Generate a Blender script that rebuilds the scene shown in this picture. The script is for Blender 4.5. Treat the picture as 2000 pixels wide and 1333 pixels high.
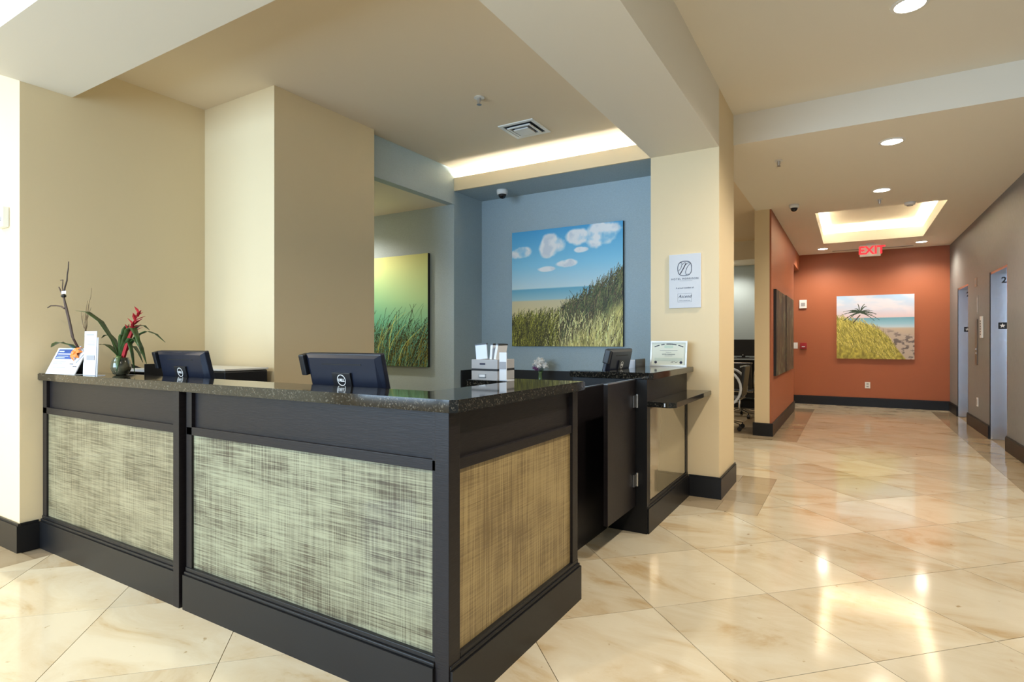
import bpy, bmesh, math, random
import numpy as np
from mathutils import Vector, Matrix
random.seed(7); np.random.seed(7)
for o in list(bpy.data.objects): bpy.data.objects.remove(o)
SC = bpy.context.scene; COL = SC.collection
# ------------------------------------------------------------------ camera, world, lights, exposure
H = 1.22; YAW = math.atan2(662, 1108)
cam_d = bpy.data.cameras.new('camera'); cam = bpy.data.objects.new('camera', cam_d); COL.objects.link(cam)
cam.location = (0, 0, H); cam.rotation_euler = (math.pi/2, 0, YAW)
cam_d.sensor_width = 36; cam_d.lens = 36*1108/2000; cam_d.shift_y = 1.5/2000; cam_d.clip_start = .05
SC.camera = cam
w = bpy.data.worlds.new('sky'); SC.world = w; w.use_nodes = True
w.node_tree.nodes['Background'].inputs[0].default_value = (.62, .80, 1, 1)
w.node_tree.nodes['Background'].inputs[1].default_value = 1.0
def area(name, loc, rot, sx, sy, power, col, spread=180):
    l = bpy.data.lights.new(name, 'AREA'); l.shape = 'RECTANGLE'; l.size = sx; l.size_y = sy; l.energy = power; l.color = col
    l.spread = math.radians(spread)
    o = bpy.data.objects.new(name, l); COL.objects.link(o); o.location = loc; o.rotation_euler = rot; return o
# daylight entering through the lobby windows behind the camera
area('daylight_window', (-3.9, -3.62, 1.62), (math.pi/2, 0, 0), 5.6, 2.5, 215, (.54, .76, 1))
SC.view_settings.view_transform = 'Standard'; SC.view_settings.look = 'None'
SC.view_settings.gamma = 1; SC.view_settings.use_curve_mapping = False; SC.view_settings.exposure = 1.0
WARM = (1, .89, .74)
def spot(loc, power, size=150, col=WARM):
    l = bpy.data.lights.new('downlight_lamp', 'SPOT'); l.energy = power; l.color = col; l.spot_size = math.radians(size); l.spot_blend = .7; l.shadow_soft_size = .07
    o = bpy.data.objects.new('downlight_lamp', l); COL.objects.link(o); o.location = loc; return o
# ------------------------------------------------------------------ materials
def lin(c): return tuple(((x/255)/12.92 if x/255 <= .04045 else ((x/255+.055)/1.055)**2.4) for x in c)
def mat(name, col, rough=.6, metal=0, coat=0, emit=None, es=0, spec=.5, bump=0, bscale=300, bstretch=(1, 1, 1), vary=0, vscale=3):
    m = bpy.data.materials.new(name); m.use_nodes = True; nt = m.node_tree; b = nt.nodes['Principled BSDF']
    b.inputs['Base Color'].default_value = (*col, 1); b.inputs['Roughness'].default_value = rough; b.inputs['Metallic'].default_value = metal
    b.inputs['Coat Weight'].default_value = coat; b.inputs['Coat Roughness'].default_value = .05; b.inputs['Specular IOR Level'].default_value = spec
    if emit: b.inputs['Emission Color'].default_value = (*emit, 1); b.inputs['Emission Strength'].default_value = es
    if bump or vary:
        g = nt.nodes.new('ShaderNodeNewGeometry'); mp = nt.nodes.new('ShaderNodeMapping'); nt.links.new(g.outputs['Position'], mp.inputs[0]); mp.inputs['Scale'].default_value = bstretch
        n = nt.nodes.new('ShaderNodeTexNoise'); n.inputs['Scale'].default_value = bscale; n.inputs['Detail'].default_value = 3; nt.links.new(mp.outputs[0], n.inputs['Vector'])
        if bump:
            bp = nt.nodes.new('ShaderNodeBump'); bp.inputs['Strength'].default_value = bump; bp.inputs['Distance'].default_value = .002
            nt.links.new(n.outputs[0], bp.inputs['Height']); nt.links.new(bp.outputs[0], b.inputs['Normal'])
        if vary:
            r = nt.nodes.new('ShaderNodeValToRGB'); r.color_ramp.elements[0].position = .3; r.color_ramp.elements[1].position = .7
            r.color_ramp.elements[0].color = (*[c*(1-vary) for c in col], 1); r.color_ramp.elements[1].color = (*[min(1, c*(1+vary)) for c in col], 1)
            nt.links.new(n.outputs[0], r.inputs[0]); nt.links.new(r.outputs[0], b.inputs['Base Color'])
    return m
PAINT = mat('wall_paint', (.78, .63, .39), .55, bump=.12, bscale=260)
CEIL = mat('ceiling_paint', (.82, .77, .66), .8)
TANCEIL = mat('tan_ceiling_paint', (.78, .65, .47), .8)
TEAL = mat('blue_grasscloth', (.39, .48, .52), .65, bump=.5, bscale=120, bstretch=(1, 1, 4), vary=.10)
GREYW = mat('grey_wallcover', (.20, .205, .20), .5, bump=.4, bscale=110, bstretch=(1, 1, .12), vary=.10)
ORANGE = mat('orange_paint', (.37, .11, .045), .5)
BASE = mat('dark_stained_wood', (.007, .007, .008), .40, bump=.1, bscale=60, bstretch=(1, 1, 12), spec=.35)
WOOD = mat('espresso_wood', (.010, .008, .009), .42, spec=.3, bump=.2, bscale=26, bstretch=(1, 1, 9), vary=.25)
BLACK = mat('black_plastic', (.012, .012, .014), .35)
BLACKM = mat('matte_black', (.008, .008, .009), .55)
NAVY = mat('monitor_plastic', (.007, .010, .022), .35)
WHITE = mat('white_plastic', (.82, .82, .80), .4)
PAPER = mat('white_paper', (.66, .68, .72), .6)
CHROME = mat('chrome', (.75, .75, .76), .15, 1)
SATIN = mat('satin_metal', (.62, .62, .62), .3, 1)
STEEL = mat('brushed_steel', (.68, .70, .74), .26, 1, bump=.15, bscale=90, bstretch=(8, 8, .1))
GREEN = mat('leaf_green', (.035, .075, .018), .35, vary=.5, bscale=30)
TWIG = mat('brown_twig', (.06, .035, .025), .7)
DRY = mat('dry_twig', (.22, .15, .08), .8)
RED = mat('red_bract', (.45, .02, .03), .4)
ORNG = mat('orange_ribbon', (.85, .22, .03), .4)
BLUEP = mat('blue_print', (.035, .085, .30), .5)
GREYP = mat('grey_print', (.30, .31, .34), .6)
PALEP = mat('pale_print', (.62, .68, .78), .6)
INK = mat('dark_ink', (.02, .02, .05), .6)
LAMP = mat('lamp_lens', (1, .95, .85), .4, emit=(1, .93, .80), es=14)
COVE = mat('cove_led', (1, .95, .85), .4, emit=(1, .94, .83), es=48)
SOLID = mat('white_enamel', (.80, .79, .75), .4)
DOME = mat('smoked_dome', (.01, .01, .012), .08)
REDP = mat('red_device', (.33, .012, .02), .4)
EXITR = mat('exit_letter', (.8, .02, .05), .4, emit=(1, .02, .03), es=.55)
PETAL = mat('white_petal', (.85, .84, .82), .6)
PURPLE = mat('purple_petal', (.22, .08, .22), .6)
GREYBOX = mat('grey_card', (.36, .36, .37), .7)
SILVER = mat('silver_frame', (.55, .53, .49), .35, .6)
CREAMP = mat('certificate_paper', (.74, .78, .68), .6)
GLASSM = mat('bowl_glass', (.10, .09, .05), .08, coat=.6, spec=.7, vary=.6, bscale=30)
ACRYL = mat('clear_acrylic', (.75, .80, .88), .1)
def granite():
    m = mat('dark_granite', (.02, .02, .02), .07, spec=.6); nt = m.node_tree; b = nt.nodes['Principled BSDF']
    g = nt.nodes.new('ShaderNodeNewGeometry'); n = nt.nodes.new('ShaderNodeTexVoronoi'); n.inputs['Scale'].default_value = 210
    n2 = nt.nodes.new('ShaderNodeTexNoise'); n2.inputs['Scale'].default_value = 75; n2.inputs['Detail'].default_value = 4
    nt.links.new(g.outputs['Position'], n.inputs['Vector']); nt.links.new(g.outputs['Position'], n2.inputs['Vector'])
    sep = nt.nodes.new('ShaderNodeSeparateColor'); nt.links.new(n.outputs['Color'], sep.inputs[0])
    mul = nt.nodes.new('ShaderNodeMath'); mul.operation = 'MULTIPLY'; nt.links.new(sep.outputs[0], mul.inputs[0]); nt.links.new(n2.outputs[0], mul.inputs[1])
    r = nt.nodes.new('ShaderNodeValToRGB'); e = r.color_ramp.elements
    e[0].position = .18; e[0].color = (.008, .008, .007, 1); e[1].position = .62; e[1].color = (.10, .09, .07, 1)
    k = e.new(.36); k.color = (.012, .011, .009, 1)
    nt.links.new(mul.outputs[0], r.inputs[0]); nt.links.new(r.outputs[0], b.inputs['Base Color']); return m
GRANITE = granite()
def fabric(name, c_hi, c_lo, coat, vert=False, cell=5.5):
    m = mat(name, c_hi, .55, coat=coat); nt = m.node_tree; b = nt.nodes['Principled BSDF']
    g = nt.nodes.new('ShaderNodeNewGeometry')
    def nz(sc, scale, det=5):
        mp = nt.nodes.new('ShaderNodeMapping'); mp.inputs['Scale'].default_value = sc; nt.links.new(g.outputs['Position'], mp.inputs[0])
        n = nt.nodes.new('ShaderNodeTexNoise'); n.inputs['Scale'].default_value = scale; n.inputs['Detail'].default_value = det; nt.links.new(mp.outputs[0], n.inputs['Vector']); return n.outputs[0]
    def mth(op, a, c):
        x = nt.nodes.new('ShaderNodeMath'); x.operation = op
        for i, v in enumerate((a, c)):
            if isinstance(v, (int, float)): x.inputs[i].default_value = v
            else: nt.links.new(v, x.inputs[i])
        return x.outputs[0]
    weft = nz((.6, .6, 26), cell*1.6); warp = nz((22, 22, .5), cell*1.2); blot = nz((1.2, 1.2, 2.2), 3.2, 3)
    fine = nz((1, 1, 90), 9, 2); finev = nz((70, 70, 1), 9, 2)
    a = mth('ADD', mth('MULTIPLY', weft, .8 if not vert else .45), mth('MULTIPLY', warp, .45 if not vert else .8))
    a = mth('ADD', a, mth('MULTIPLY', blot, .5)); a = mth('ADD', a, mth('MULTIPLY', mth('ADD', fine, finev), .22 if not vert else .14))
    r = nt.nodes.new('ShaderNodeValToRGB'); e = r.color_ramp.elements; e[0].position = .80; e[0].color = (*c_lo, 1); e[1].position = 1.32; e[1].color = (*c_hi, 1)
    a = mth('MULTIPLY', a, 1/2.19 if not vert else 1/2.03)
    e[0].position = .42; e[1].position = .58
    k = e.new(.50); k.color = (*[(x*.45+y*.55) for x, y in zip(c_lo, c_hi)], 1)
    nt.links.new(a, r.inputs[0]); nt.links.new(r.outputs[0], b.inputs['Base Color'])
    bp = nt.nodes.new('ShaderNodeBump'); bp.inputs['Strength'].default_value = .3; bp.inputs['Distance'].default_value = .001; nt.links.new(fine, bp.inputs['Height']); nt.links.new(bp.outputs[0], b.inputs['Normal'])
    return m
FAB1 = fabric('woven_panel_olive', (.30, .265, .155), (.08, .065, .03), .3)
FAB2 = fabric('woven_panel_sage', (.30, .30, .19), (.055, .042, .02), .3)
FAB3 = fabric('woven_panel_gold', (.36, .265, .115), (.16, .105, .04), .3, True)
def marble(name, hi, lo):
    m = mat(name, hi, .10, spec=.5); nt = m.node_tree; b = nt.nodes['Principled BSDF']
    g = nt.nodes.new('ShaderNodeNewGeometry'); oi = nt.nodes.new('ShaderNodeObjectInfo')
    cmb = nt.nodes.new('ShaderNodeCombineXYZ'); sc = nt.nodes.new('ShaderNodeMath'); sc.operation = 'MULTIPLY'; sc.inputs[1].default_value = 37
    nt.links.new(oi.outputs['Random'], sc.inputs[0]); nt.links.new(sc.outputs[0], cmb.inputs[0]); nt.links.new(sc.outputs[0], cmb.inputs[2])
    va = nt.nodes.new('ShaderNodeVectorMath'); nt.links.new(g.outputs['Position'], va.inputs[0]); nt.links.new(cmb.outputs[0], va.inputs[1])
    mp = nt.nodes.new('ShaderNodeMapping'); mp.inputs['Rotation'].default_value = (0, 0, .5); mp.inputs['Scale'].default_value = (.9, 1.9, 1); nt.links.new(va.outputs[0], mp.inputs[0])
    n = nt.nodes.new('ShaderNodeTexNoise'); n.inputs['Scale'].default_value = 1.7; n.inputs['Detail'].default_value = 7; n.inputs['Roughness'].default_value = .62; n.inputs['Distortion'].default_value = .8
    nt.links.new(mp.outputs[0], n.inputs['Vector'])
    r = nt.nodes.new('ShaderNodeValToRGB'); e = r.color_ramp.elements; e[0].position = .32; e[0].color = (*lo, 1); e[1].position = .60; e[1].color = (*hi, 1)
    k = e.new(.44); k.color = (*[(x*.35+y*.65) for x, y in zip(lo, hi)], 1)
    nt.links.new(n.outputs[0], r.inputs[0])
    hs = nt.nodes.new('ShaderNodeHueSaturation'); mr = nt.nodes.new('ShaderNodeMapRange'); mr.inputs[3].default_value = .86; mr.inputs[4].default_value = 1.06
    nt.links.new(oi.outputs['Random'], mr.inputs[0]); nt.links.new(mr.outputs[0], hs.inputs['Value']); nt.links.new(r.outputs[0], hs.inputs['Color'])
    # small dark flecks
    v = nt.nodes.new('ShaderNodeTexNoise'); v.inputs['Scale'].default_value = 22; v.inputs['Detail'].default_value = 3; nt.links.new(va.outputs[0], v.inputs['Vector'])
    r2 = nt.nodes.new('ShaderNodeValToRGB'); r2.color_ramp.elements[0].position = .70; r2.color_ramp.elements[0].color = (1, 1, 1, 1); r2.color_ramp.elements[1].position = .78; r2.color_ramp.elements[1].color = (.62, .52, .38, 1)
    nt.links.new(v.outputs[0], r2.inputs[0])
    mx = nt.nodes.new('ShaderNodeMixRGB'); mx.blend_type = 'MULTIPLY'; mx.inputs[0].default_value = 1; nt.links.new(hs.outputs[0], mx.inputs[1]); nt.links.new(r2.outputs[0], mx.inputs[2])
    nt.links.new(mx.outputs[0], b.inputs['Base Color']); return m
MARBLE = marble('cream_marble', (.62, .55, .41), (.47, .34, .18))
BORDER = marble('tan_marble', (.40, .32, .21), (.30, .22, .12))
GROUT = mat('grout', (.20, .15, .09), .8)
VCOL = bpy.data.materials.new('canvas_print'); VCOL.use_nodes = True
_a = VCOL.node_tree.nodes.new('ShaderNodeAttribute'); _a.attribute_name = 'Col'; _b = VCOL.node_tree.nodes['Principled BSDF']; _b.inputs['Roughness'].default_value = .6
VCOL.node_tree.links.new(_a.outputs['Color'], _b.inputs['Base Color'])
# ------------------------------------------------------------------ helpers
class MB:
    def __init__(s): s.bm = bmesh.new()
    def box(s, x0, x1, y0, y1, z0, z1, bev=0):
        r = bmesh.ops.create_cube(s.bm, size=1); vs = r['verts']
        for v in vs: v.co = Vector((x0+(v.co.x+.5)*(x1-x0), y0+(v.co.y+.5)*(y1-y0), z0+(v.co.z+.5)*(z1-z0)))
        if bev:
            es = list({e for v in vs for e in v.link_edges}); bmesh.ops.bevel(s.bm, geom=es, offset=bev, segments=2, affect='EDGES', profile=.6)
        return s
    def prism(s, poly, z0, z1, bev=0):
        b = [s.bm.verts.new((x, y, z0)) for x, y in poly]; t = [s.bm.verts.new((x, y, z1)) for x, y in poly]; n = len(poly)
        fs = [s.bm.faces.new(t), s.bm.faces.new(b[::-1])] + [s.bm.faces.new((b[i], b[(i+1) % n], t[(i+1) % n], t[i])) for i in range(n)]
        if bev:
            es = list({e for e in fs[0].edges}|{e for e in fs[1].edges}); bmesh.ops.bevel(s.bm, geom=es, offset=bev, segments=2, affect='EDGES')
        return s
    def tube(s, pts, r0, r1=None, n=6, cap=True):
        r1 = r0 if r1 is None else r1; pts = [Vector(p) for p in pts]; rings = []
        for i, p in enumerate(pts):
            d = (pts[min(i+1, len(pts)-1)]-pts[max(i-1, 0)]).normalized(); a = d.orthogonal().normalized()
            if i and rings: a = (pa-d*pa.dot(d)).normalized() if (pa-d*pa.dot(d)).length > 1e-4 else a
            pa = a; c = d.cross(a); r = r0+(r1-r0)*i/max(1, len(pts)-1)
            rings.append([s.bm.verts.new(p+(a*math.cos(2*math.pi*k/n)+c*math.sin(2*math.pi*k/n))*r) for k in range(n)])
        for A, B in zip(rings, rings[1:]):
            for k in range(n): s.bm.faces.new((A[k], A[(k+1) % n], B[(k+1) % n], B[k]))
        if cap: s.bm.faces.new(rings[0][::-1]); s.bm.faces.new(rings[-1])
        return s
    def lathe(s, prof, c=(0, 0, 0), n=20):
        c = Vector(c); rings = []
        for r, z in prof: rings.append([s.bm.verts.new(c+Vector((r*math.cos(2*math.pi*k/n), r*math.sin(2*math.pi*k/n), z))) for k in range(n)])
        for A, B in zip(rings, rings[1:]):
            for k in range(n): s.bm.faces.new((A[k], A[(k+1) % n], B[(k+1) % n], B[k]))
        s.bm.faces.new(rings[0][::-1]); s.bm.faces.new(rings[-1]); return s
    def leaf(s, path, wid, up=(0, 0, 1), fold=.25, th=.0012):
        pts = [Vector(p) for p in path]; n = len(pts); L = []
        for i, p in enumerate(pts):
            d = (pts[min(i+1, n-1)]-pts[max(i-1, 0)]).normalized(); sd = d.cross(Vector(up))
            sd = sd.normalized() if sd.length > 1e-3 else Vector((1, 0, 0)); nn = sd.cross(d); t = i/(n-1); ww = wid*max(.06, (math.sin(math.pi*min(1, t*.82+.18))**.7))
            L.append((p-sd*ww+nn*ww*fold, p, p+sd*ww+nn*ww*fold, nn))
        top = [[s.bm.verts.new(q) for q in l[:3]] for l in L]; bot = [[s.bm.verts.new(q-l[3]*th) for q in l[:3]] for l in L]
        for i in range(n-1):
            for k in (0, 1):
                s.bm.faces.new((top[i][k], top[i][k+1], top[i+1][k+1], top[i+1][k])); s.bm.faces.new((bot[i][k+1], bot[i][k], bot[i+1][k], bot[i+1][k+1]))
            s.bm.faces.new((top[i][0], top[i+1][0], bot[i+1][0], bot[i][0])); s.bm.faces.new((top[i+1][2], top[i][2], bot[i][2], bot[i+1][2]))
        s.bm.faces.new((top[0][2], top[0][1], top[0][0], bot[0][0], bot[0][1], bot[0][2])); s.bm.faces.new((top[-1][0], top[-1][1], top[-1][2], bot[-1][2], bot[-1][1], bot[-1][0]))
        return s
    def ball(s, c, r, seg=12, sc=(1, 1, 1)):
        g = bmesh.ops.create_uvsphere(s.bm, u_segments=seg, v_segments=max(6, seg//2), radius=r)
        for v in g['verts']: v.co = Vector(c)+Vector((v.co.x*sc[0], v.co.y*sc[1], v.co.z*sc[2]))
        return s
    def build(s, name, m, parent=None, local=False, smooth=False, M=None):
        if M is not None: s.bm.transform(M)
        bmesh.ops.recalc_face_normals(s.bm, faces=s.bm.faces)
        me = bpy.data.meshes.new(name); s.bm.to_mesh(me); s.bm.free()
        if smooth:
            for p in me.polygons: p.use_smooth = True
        me.materials.append(m); o = bpy.data.objects.new(name, me); COL.objects.link(o)
        if parent is not None:
            o.parent = parent
            if not local: o.matrix_parent_inverse = pmat(parent).inverted()
        return o
def pmat(p):
    m = Matrix.Translation(p.location) @ p.rotation_euler.to_matrix().to_4x4()
    if p.parent is not None and p.type == 'MESH': return pmat(p.parent) @ p.matrix_parent_inverse @ m
    return m
def tag(o, label, cat, group=None):
    o['label'] = label; o['category'] = cat
    if group: o['group'] = group
    return o
def thing(name, label, cat, loc=(0, 0, 0), rz=0, group=None):
    o = bpy.data.objects.new(name, None); COL.objects.link(o); o.location = loc; o.rotation_euler = (0, 0, rz); o.empty_display_size = .1
    return tag(o, label, cat, group)
def struct(o): o['kind'] = 'structure'; return o
def B(name, m, *a, parent=None, bev=0, local=False): return MB().box(*a, bev=bev).build(name, m, parent, local)
def text(body, size, m, name, parent, M, local=True, bold=0, extr=.0004, shear=0, align='CENTER', spacing=1.0):
    c = bpy.data.curves.new('t', 'FONT'); c.body = body; c.size = size; c.align_x = align; c.align_y = 'CENTER'; c.extrude = extr; c.offset = bold; c.shear = shear; c.space_character = spacing; c.resolution_u = 3
    o = bpy.data.objects.new('t', c); COL.objects.link(o); bpy.context.view_layer.update()
    me = bpy.data.meshes.new_from_object(o.evaluated_get(bpy.context.evaluated_depsgraph_get())); bpy.data.objects.remove(o)
    me.transform(M); me.materials.clear(); me.materials.append(m); o = bpy.data.objects.new(name, me); COL.objects.link(o)
    o.parent = parent
    if not local: o.matrix_parent_inverse = pmat(parent).inverted()
    return o
FRONT = Matrix.Rotation(math.pi/2, 4, 'X')     # text plane facing -Y
def fr(x, y, z): return Matrix.Translation((x, y, z)) @ FRONT
# ------------------------------------------------------------------ structure
XL, XR, YB = -4.14, 1.50, 12.56
fl = struct(B('floor', GROUT, -7, 1.9, -3.6, 12.7, -.12, -.004))
# floor tiles: 45 degree grid, clipped to rectangles
def clip(poly, ax, val, keep_less):
    out = []
    for i in range(len(poly)):
        a, b = poly[i], poly[(i+1) % len(poly)]; fa, fb = a[ax]-val, b[ax]-val
        if keep_less: fa, fb = -fa, -fb
        if fa >= 0: out.append(a)
        if (fa > 0 > fb) or (fa < 0 < fb):
            t = fa/(fa-fb); out.append((a[0]+(b[0]-a[0])*t, a[1]+(b[1]-a[1])*t))
    return out
def cliprect(poly, R):
    for ax, v, less in ((0, R[0], False), (0, R[1], True), (1, R[2], False), (1, R[3], True)):
        poly = clip(poly, ax, v, less)
        if len(poly) < 3: return None
    return poly
def parea(p): return abs(sum(p[i][0]*p[(i+1) % len(p)][1]-p[(i+1) % len(p)][0]*p[i][1] for i in range(len(p))))/2
G = .0016
FIELD = [(-7, -3.93, -3.5, 1.03), (-3.93, -.563, -3.5, 1.50), (-1.10, -.563, 1.5, 4.287), (-.563, 1.2, -3.5, 12.24), (1.2, 1.5, -3.5, 5.4), (-3.0, -.563, 5.525, 7.675), (-1.40, -.563, 2.4, 3.6), (-2.2, 1.5, 12.24, 12.56), (-.88, -.563, 11.6, 12.24), (-2.2, -.88, 11.3, 12.24), (-3.5, -1.4, 7.675, 11.3), (-2.5, -1.12, 5.25, 5.525)]
FIELD[6] = (-1.40, -1.10, 2.4, 3.6)
T = .606; P0, Q0 = 1.264, 2.362; s2 = math.sqrt(.5); ntile = 0
full = None
def slab(polys, name, m, z0=-.004, z1=0):
    b = MB()
    for p in polys: b.prism(p, z0, z1)
    return b.build(name, m, fl)
for i in range(-14, 18):
    for j in range(-12, 20):
        p0, q0 = P0+i*T, Q0+j*T
        sq = [(p, q) for p, q in ((p0+G, q0+G), (p0+T-G, q0+G), (p0+T-G, q0+T-G), (p0+G, q0+T-G))]
        poly = [((p-q)*s2, (p+q)*s2) for p, q in sq]; cx, cy = sum(a for a, _ in poly)/4, sum(a for _, a in poly)/4
        if cy < -.3: continue           # behind the camera the slab is bare
        if not (-5.6 < cx < 1.9 and cy < 13): continue
        parts = [c for c in (cliprect(poly, R) for R in FIELD) if c and parea(c) > .0015]
        if not parts: continue
        if cx < -.6 and cy < .15 and cx < -3: continue
        slab(parts, 'floor_tile', MARBLE); ntile += 1
def borders(x0, x1, y0, y1, nx, ny):
    for a in range(nx):
        for b in range(ny):
            xa, xb = x0+(x1-x0)*a/nx, x0+(x1-x0)*(a+1)/nx; ya, yb = y0+(y1-y0)*b/ny, y0+(y1-y0)*(b+1)/ny
            slab([[(xa+G, ya+G), (xb-G, ya+G), (xb-G, yb-G), (xa+G, yb-G)]], 'border_tile', BORDER)
borders(-5.5, -3.93, 1.03, 1.36, 5, 1); borders(-1.12, -.563, 4.287, 4.6, 2, 1); borders(-.878, -.563, 4.6, 5.25, 1, 2); borders(-1.12, -.563, 5.25, 5.525, 2, 1)
borders(-1.40, -.563, 7.675, 7.98, 3, 1); borders(-.88, -.563, 7.98, 11.6, 1, 12); borders(1.2, 1.5, 5.4, 12.24, 1, 22)
# walls
struct(B('wall_left', PAINT, -7, XL, 1.36, 2.459, 0, 3.19))
struct(B('wall_column', PAINT, -5.5, -3.335, 2.459, 3.393, 0, 2.95))
struct(B('wall_teal', TEAL, -5.6, -3.414, 4.58, 5.25, 0, 2.95))
struct(B('wall_niche', TEAL, -5.6, -5.5, 3.393, 4.58, 0, 2.6))
struct(B('trim_1', TEAL, -3.5, -3.414, 3.393, 4.58, 2.6, 2.95))
struct(B('ceiling_niche', CEIL, -5.5, -3.5, 3.393, 4.58, 2.6, 2.7))
struct(B('wall_back', TEAL, -3.414, -1.416, 5.08, 5.25, 0, 2.95))
struct(B('wall_pillar', PAINT, -1.416, -.878, 4.6, 5.25, 0, 3.19))
struct(B('trim_2', CEIL, -1.416, -.878, 1.08, 4.6, 2.735, 3.19))
struct(B('trim_3', CEIL, XL, -1.416, 1.08, 1.62, 2.735, 3.19))
struct(B('ceiling_desk', TANCEIL, XL, -1.416, 1.62, 5.25, 2.95, 3.1))
struct(B('ceiling_lobby', CEIL, -7, 1.9, -3.6, 5.227, 3.19, 3.3))
# fascia of the light cove over the desk
struct(B('trim_4', PAINT, -3.414, -1.416, 4.58, 4.60, 2.732, 2.86)); struct(B('trim_5', TEAL, -3.414, -1.416, 4.60, 5.08, 2.732, 2.75))
t = thing('cove_light', 'white light strip hidden behind the tan fascia above the reception desk', 'light', (-2.4, 4.86, 2.75)); B('led_strip', COVE, -3.38, -1.43, 4.84, 4.88, 2.752, 2.765, parent=t)
# corridor
HX0, HX1, HY0, HY1 = -.41, 1.0, 8.55, 11.28
cc = MB(); cc.box(-1.07, HX0, 5.34, 12.6, 2.93, 2.96).box(HX1, 1.9, 5.34, 12.6, 2.93, 2.96).box(HX0, HX1, 5.34, HY0, 2.93, 2.96).box(HX0, HX1, HY1, 12.6, 2.93, 2.96)
struct(cc.build('ceiling_corridor', CEIL))
struct(B('trim_6', CEIL, -1.07, 1.9, 5.227, 5.34, 2.93, 3.19))
lp = MB(); lp.box(HX0-.02, HX0, HY0-.02, HY1+.02, 2.96, 3.10).box(HX1, HX1+.02, HY0-.02, HY1+.02, 2.96, 3.10).box(HX0, HX1, HY0-.02, HY0, 2.96, 3.10).box(HX0, HX1, HY1, HY1+.02, 2.96, 3.10)
struct(lp.build('trim_7', CEIL))
cv = MB(); e = .22
cv.box(HX0-e-.02, HX0-e, HY0-e, HY1+e, 2.96, 3.22).box(HX1+e, HX1+e+.02, HY0-e, HY1+e, 2.96, 3.22).box(HX0-e, HX1+e, HY0-e-.02, HY0-e, 2.96, 3.22).box(HX0-e, HX1+e, HY1+e, HY1+e+.02, 2.96, 3.22).box(HX0-e-.02, HX1+e+.02, HY0-e-.02, HY1+e+.02, 3.22, 3.25)
struct(cv.build('ceiling_tray', CEIL))
t = thing('cove_light', 'glowing light strip around the recessed ceiling tray of the corridor', 'light', (.3, 9.9, 2.98))
B('led_strip', COVE, HX0-.15, HX0-.11, HY0-.1, HY1+.1, 2.99, 3.0, parent=t); B('led_strip', COVE, HX1+.11, HX1+.15, HY0-.1, HY1+.1, 2.99, 3.0, parent=t)
B('led_strip', COVE, HX0-.1, HX1+.1, HY1+.11, HY1+.15, 2.99, 3.0, parent=t); B('led_strip', COVE, HX0-.1, HX1+.1, HY0-.15, HY0-.11, 2.99, 3.0, parent=t)
struct(B('wall_wing', PAINT, -1.08, -.9, 7.98, 11.30, 0, 2.93)); struct(B('wall_wing_face', ORANGE, -.9, -.88, 7.98, 11.30, 0, 2.93))
struct(B('trim_8', ORANGE, -1.08, -.88, 11.30, 12.56, 2.62, 2.93))
struct(B('wall_end', ORANGE, -2.3, 1.7, YB, 12.7, 0, 2.93)); struct(B('wall_side_passage', PAINT, -2.3, -2.2, 11.3, 12.56, 0, 2.93))
# elevator wall with two openings
EL = [(8.28, 9.20), (10.74, 11.69)]; EH = 2.09
ys = [-3.6, EL[0][0], EL[0][1], EL[1][0], EL[1][1], 12.7]
for k in (0, 2, 4): struct(B('wall_right', GREYW, XR, XR+.12, ys[k], ys[k+1], 0, 3.19 if k == 0 else 2.93))
for a, b in EL: struct(B('wall_right_header', GREYW, XR, XR+.12, a, b, EH, 2.93))
# back office seen between pillar and wing
struct(B('wall_office_back', TEAL, -4.5, -1.08, 11.20, 11.30, 0, 2.95)); struct(B('wall_office_side', PAINT, -4.6, -4.5, 5.25, 11.3, 0, 2.95))
struct(B('ceiling_office', TANCEIL, -4.5, -1.07, 5.25, 10.4, 2.95, 3.0)); struct(B('trim_9', CEIL, -4.5, -1.08, 10.4, 11.2, 2.63, 2.95))
# lobby behind the camera, with its windows
struct(B('wall_far_left', PAINT, -7.1, -7, -3.6, 1.4, 0, 3.19))
wf = MB(); wf.box(-7, -6.7, -3.6, -3.5, 0, 3.19).box(1.45, 1.9, -3.6, -3.5, 0, 3.19).box(-6.7, 1.45, -3.6, -3.5, 0, .35).box(-6.7, 1.45, -3.6, -3.5, 2.9, 3.19)
struct(wf.build('wall_front', PAINT))
wm = MB()
for k in range(6): wm.box(-6.7+k*1.63-.03, -6.7+k*1.63+.03, -3.58, -3.52, .35, 2.9)
struct(wm.build('window_1', BLACKM))
# baseboards
def bb(name, *rects):
    m = MB()
    for x0, x1, y0, y1 in rects: m.box(x0, x1, y0, y1, 0, .155).box(x0+(.006 if x1-x0 < .05 else 0), x1-(.006 if x1-x0 < .05 else 0), y0+(.006 if y1-y0 < .05 else 0), y1-(.006 if y1-y0 < .05 else 0), .155, .168)
    return struct(m.build(name, BASE))
bb('baseboard_left', (-7, XL+.02, 1.34, 1.36), (XL, XL+.02, 1.36, 1.446))
bb('baseboard_pillar', (-1.105, -.858, 4.58, 4.6), (-.878, -.858, 4.6, 5.25))
bb('baseboard_wing', (-1.10, -.86, 7.96, 7.98), (-.88, -.86, 7.98, 11.30), (-1.10, -1.08, 7.98, 11.2))
bb('baseboard_end', (-2.2, XR, YB-.02, YB))
bb('baseboard_right', (XR-.02, XR, 11.69, 12.54), (XR-.02, XR, 9.20, 10.74), (XR-.02, XR, 1, 8.28))
bb('baseboard_office', (-4.5, -1.1, 11.18, 11.2))
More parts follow.
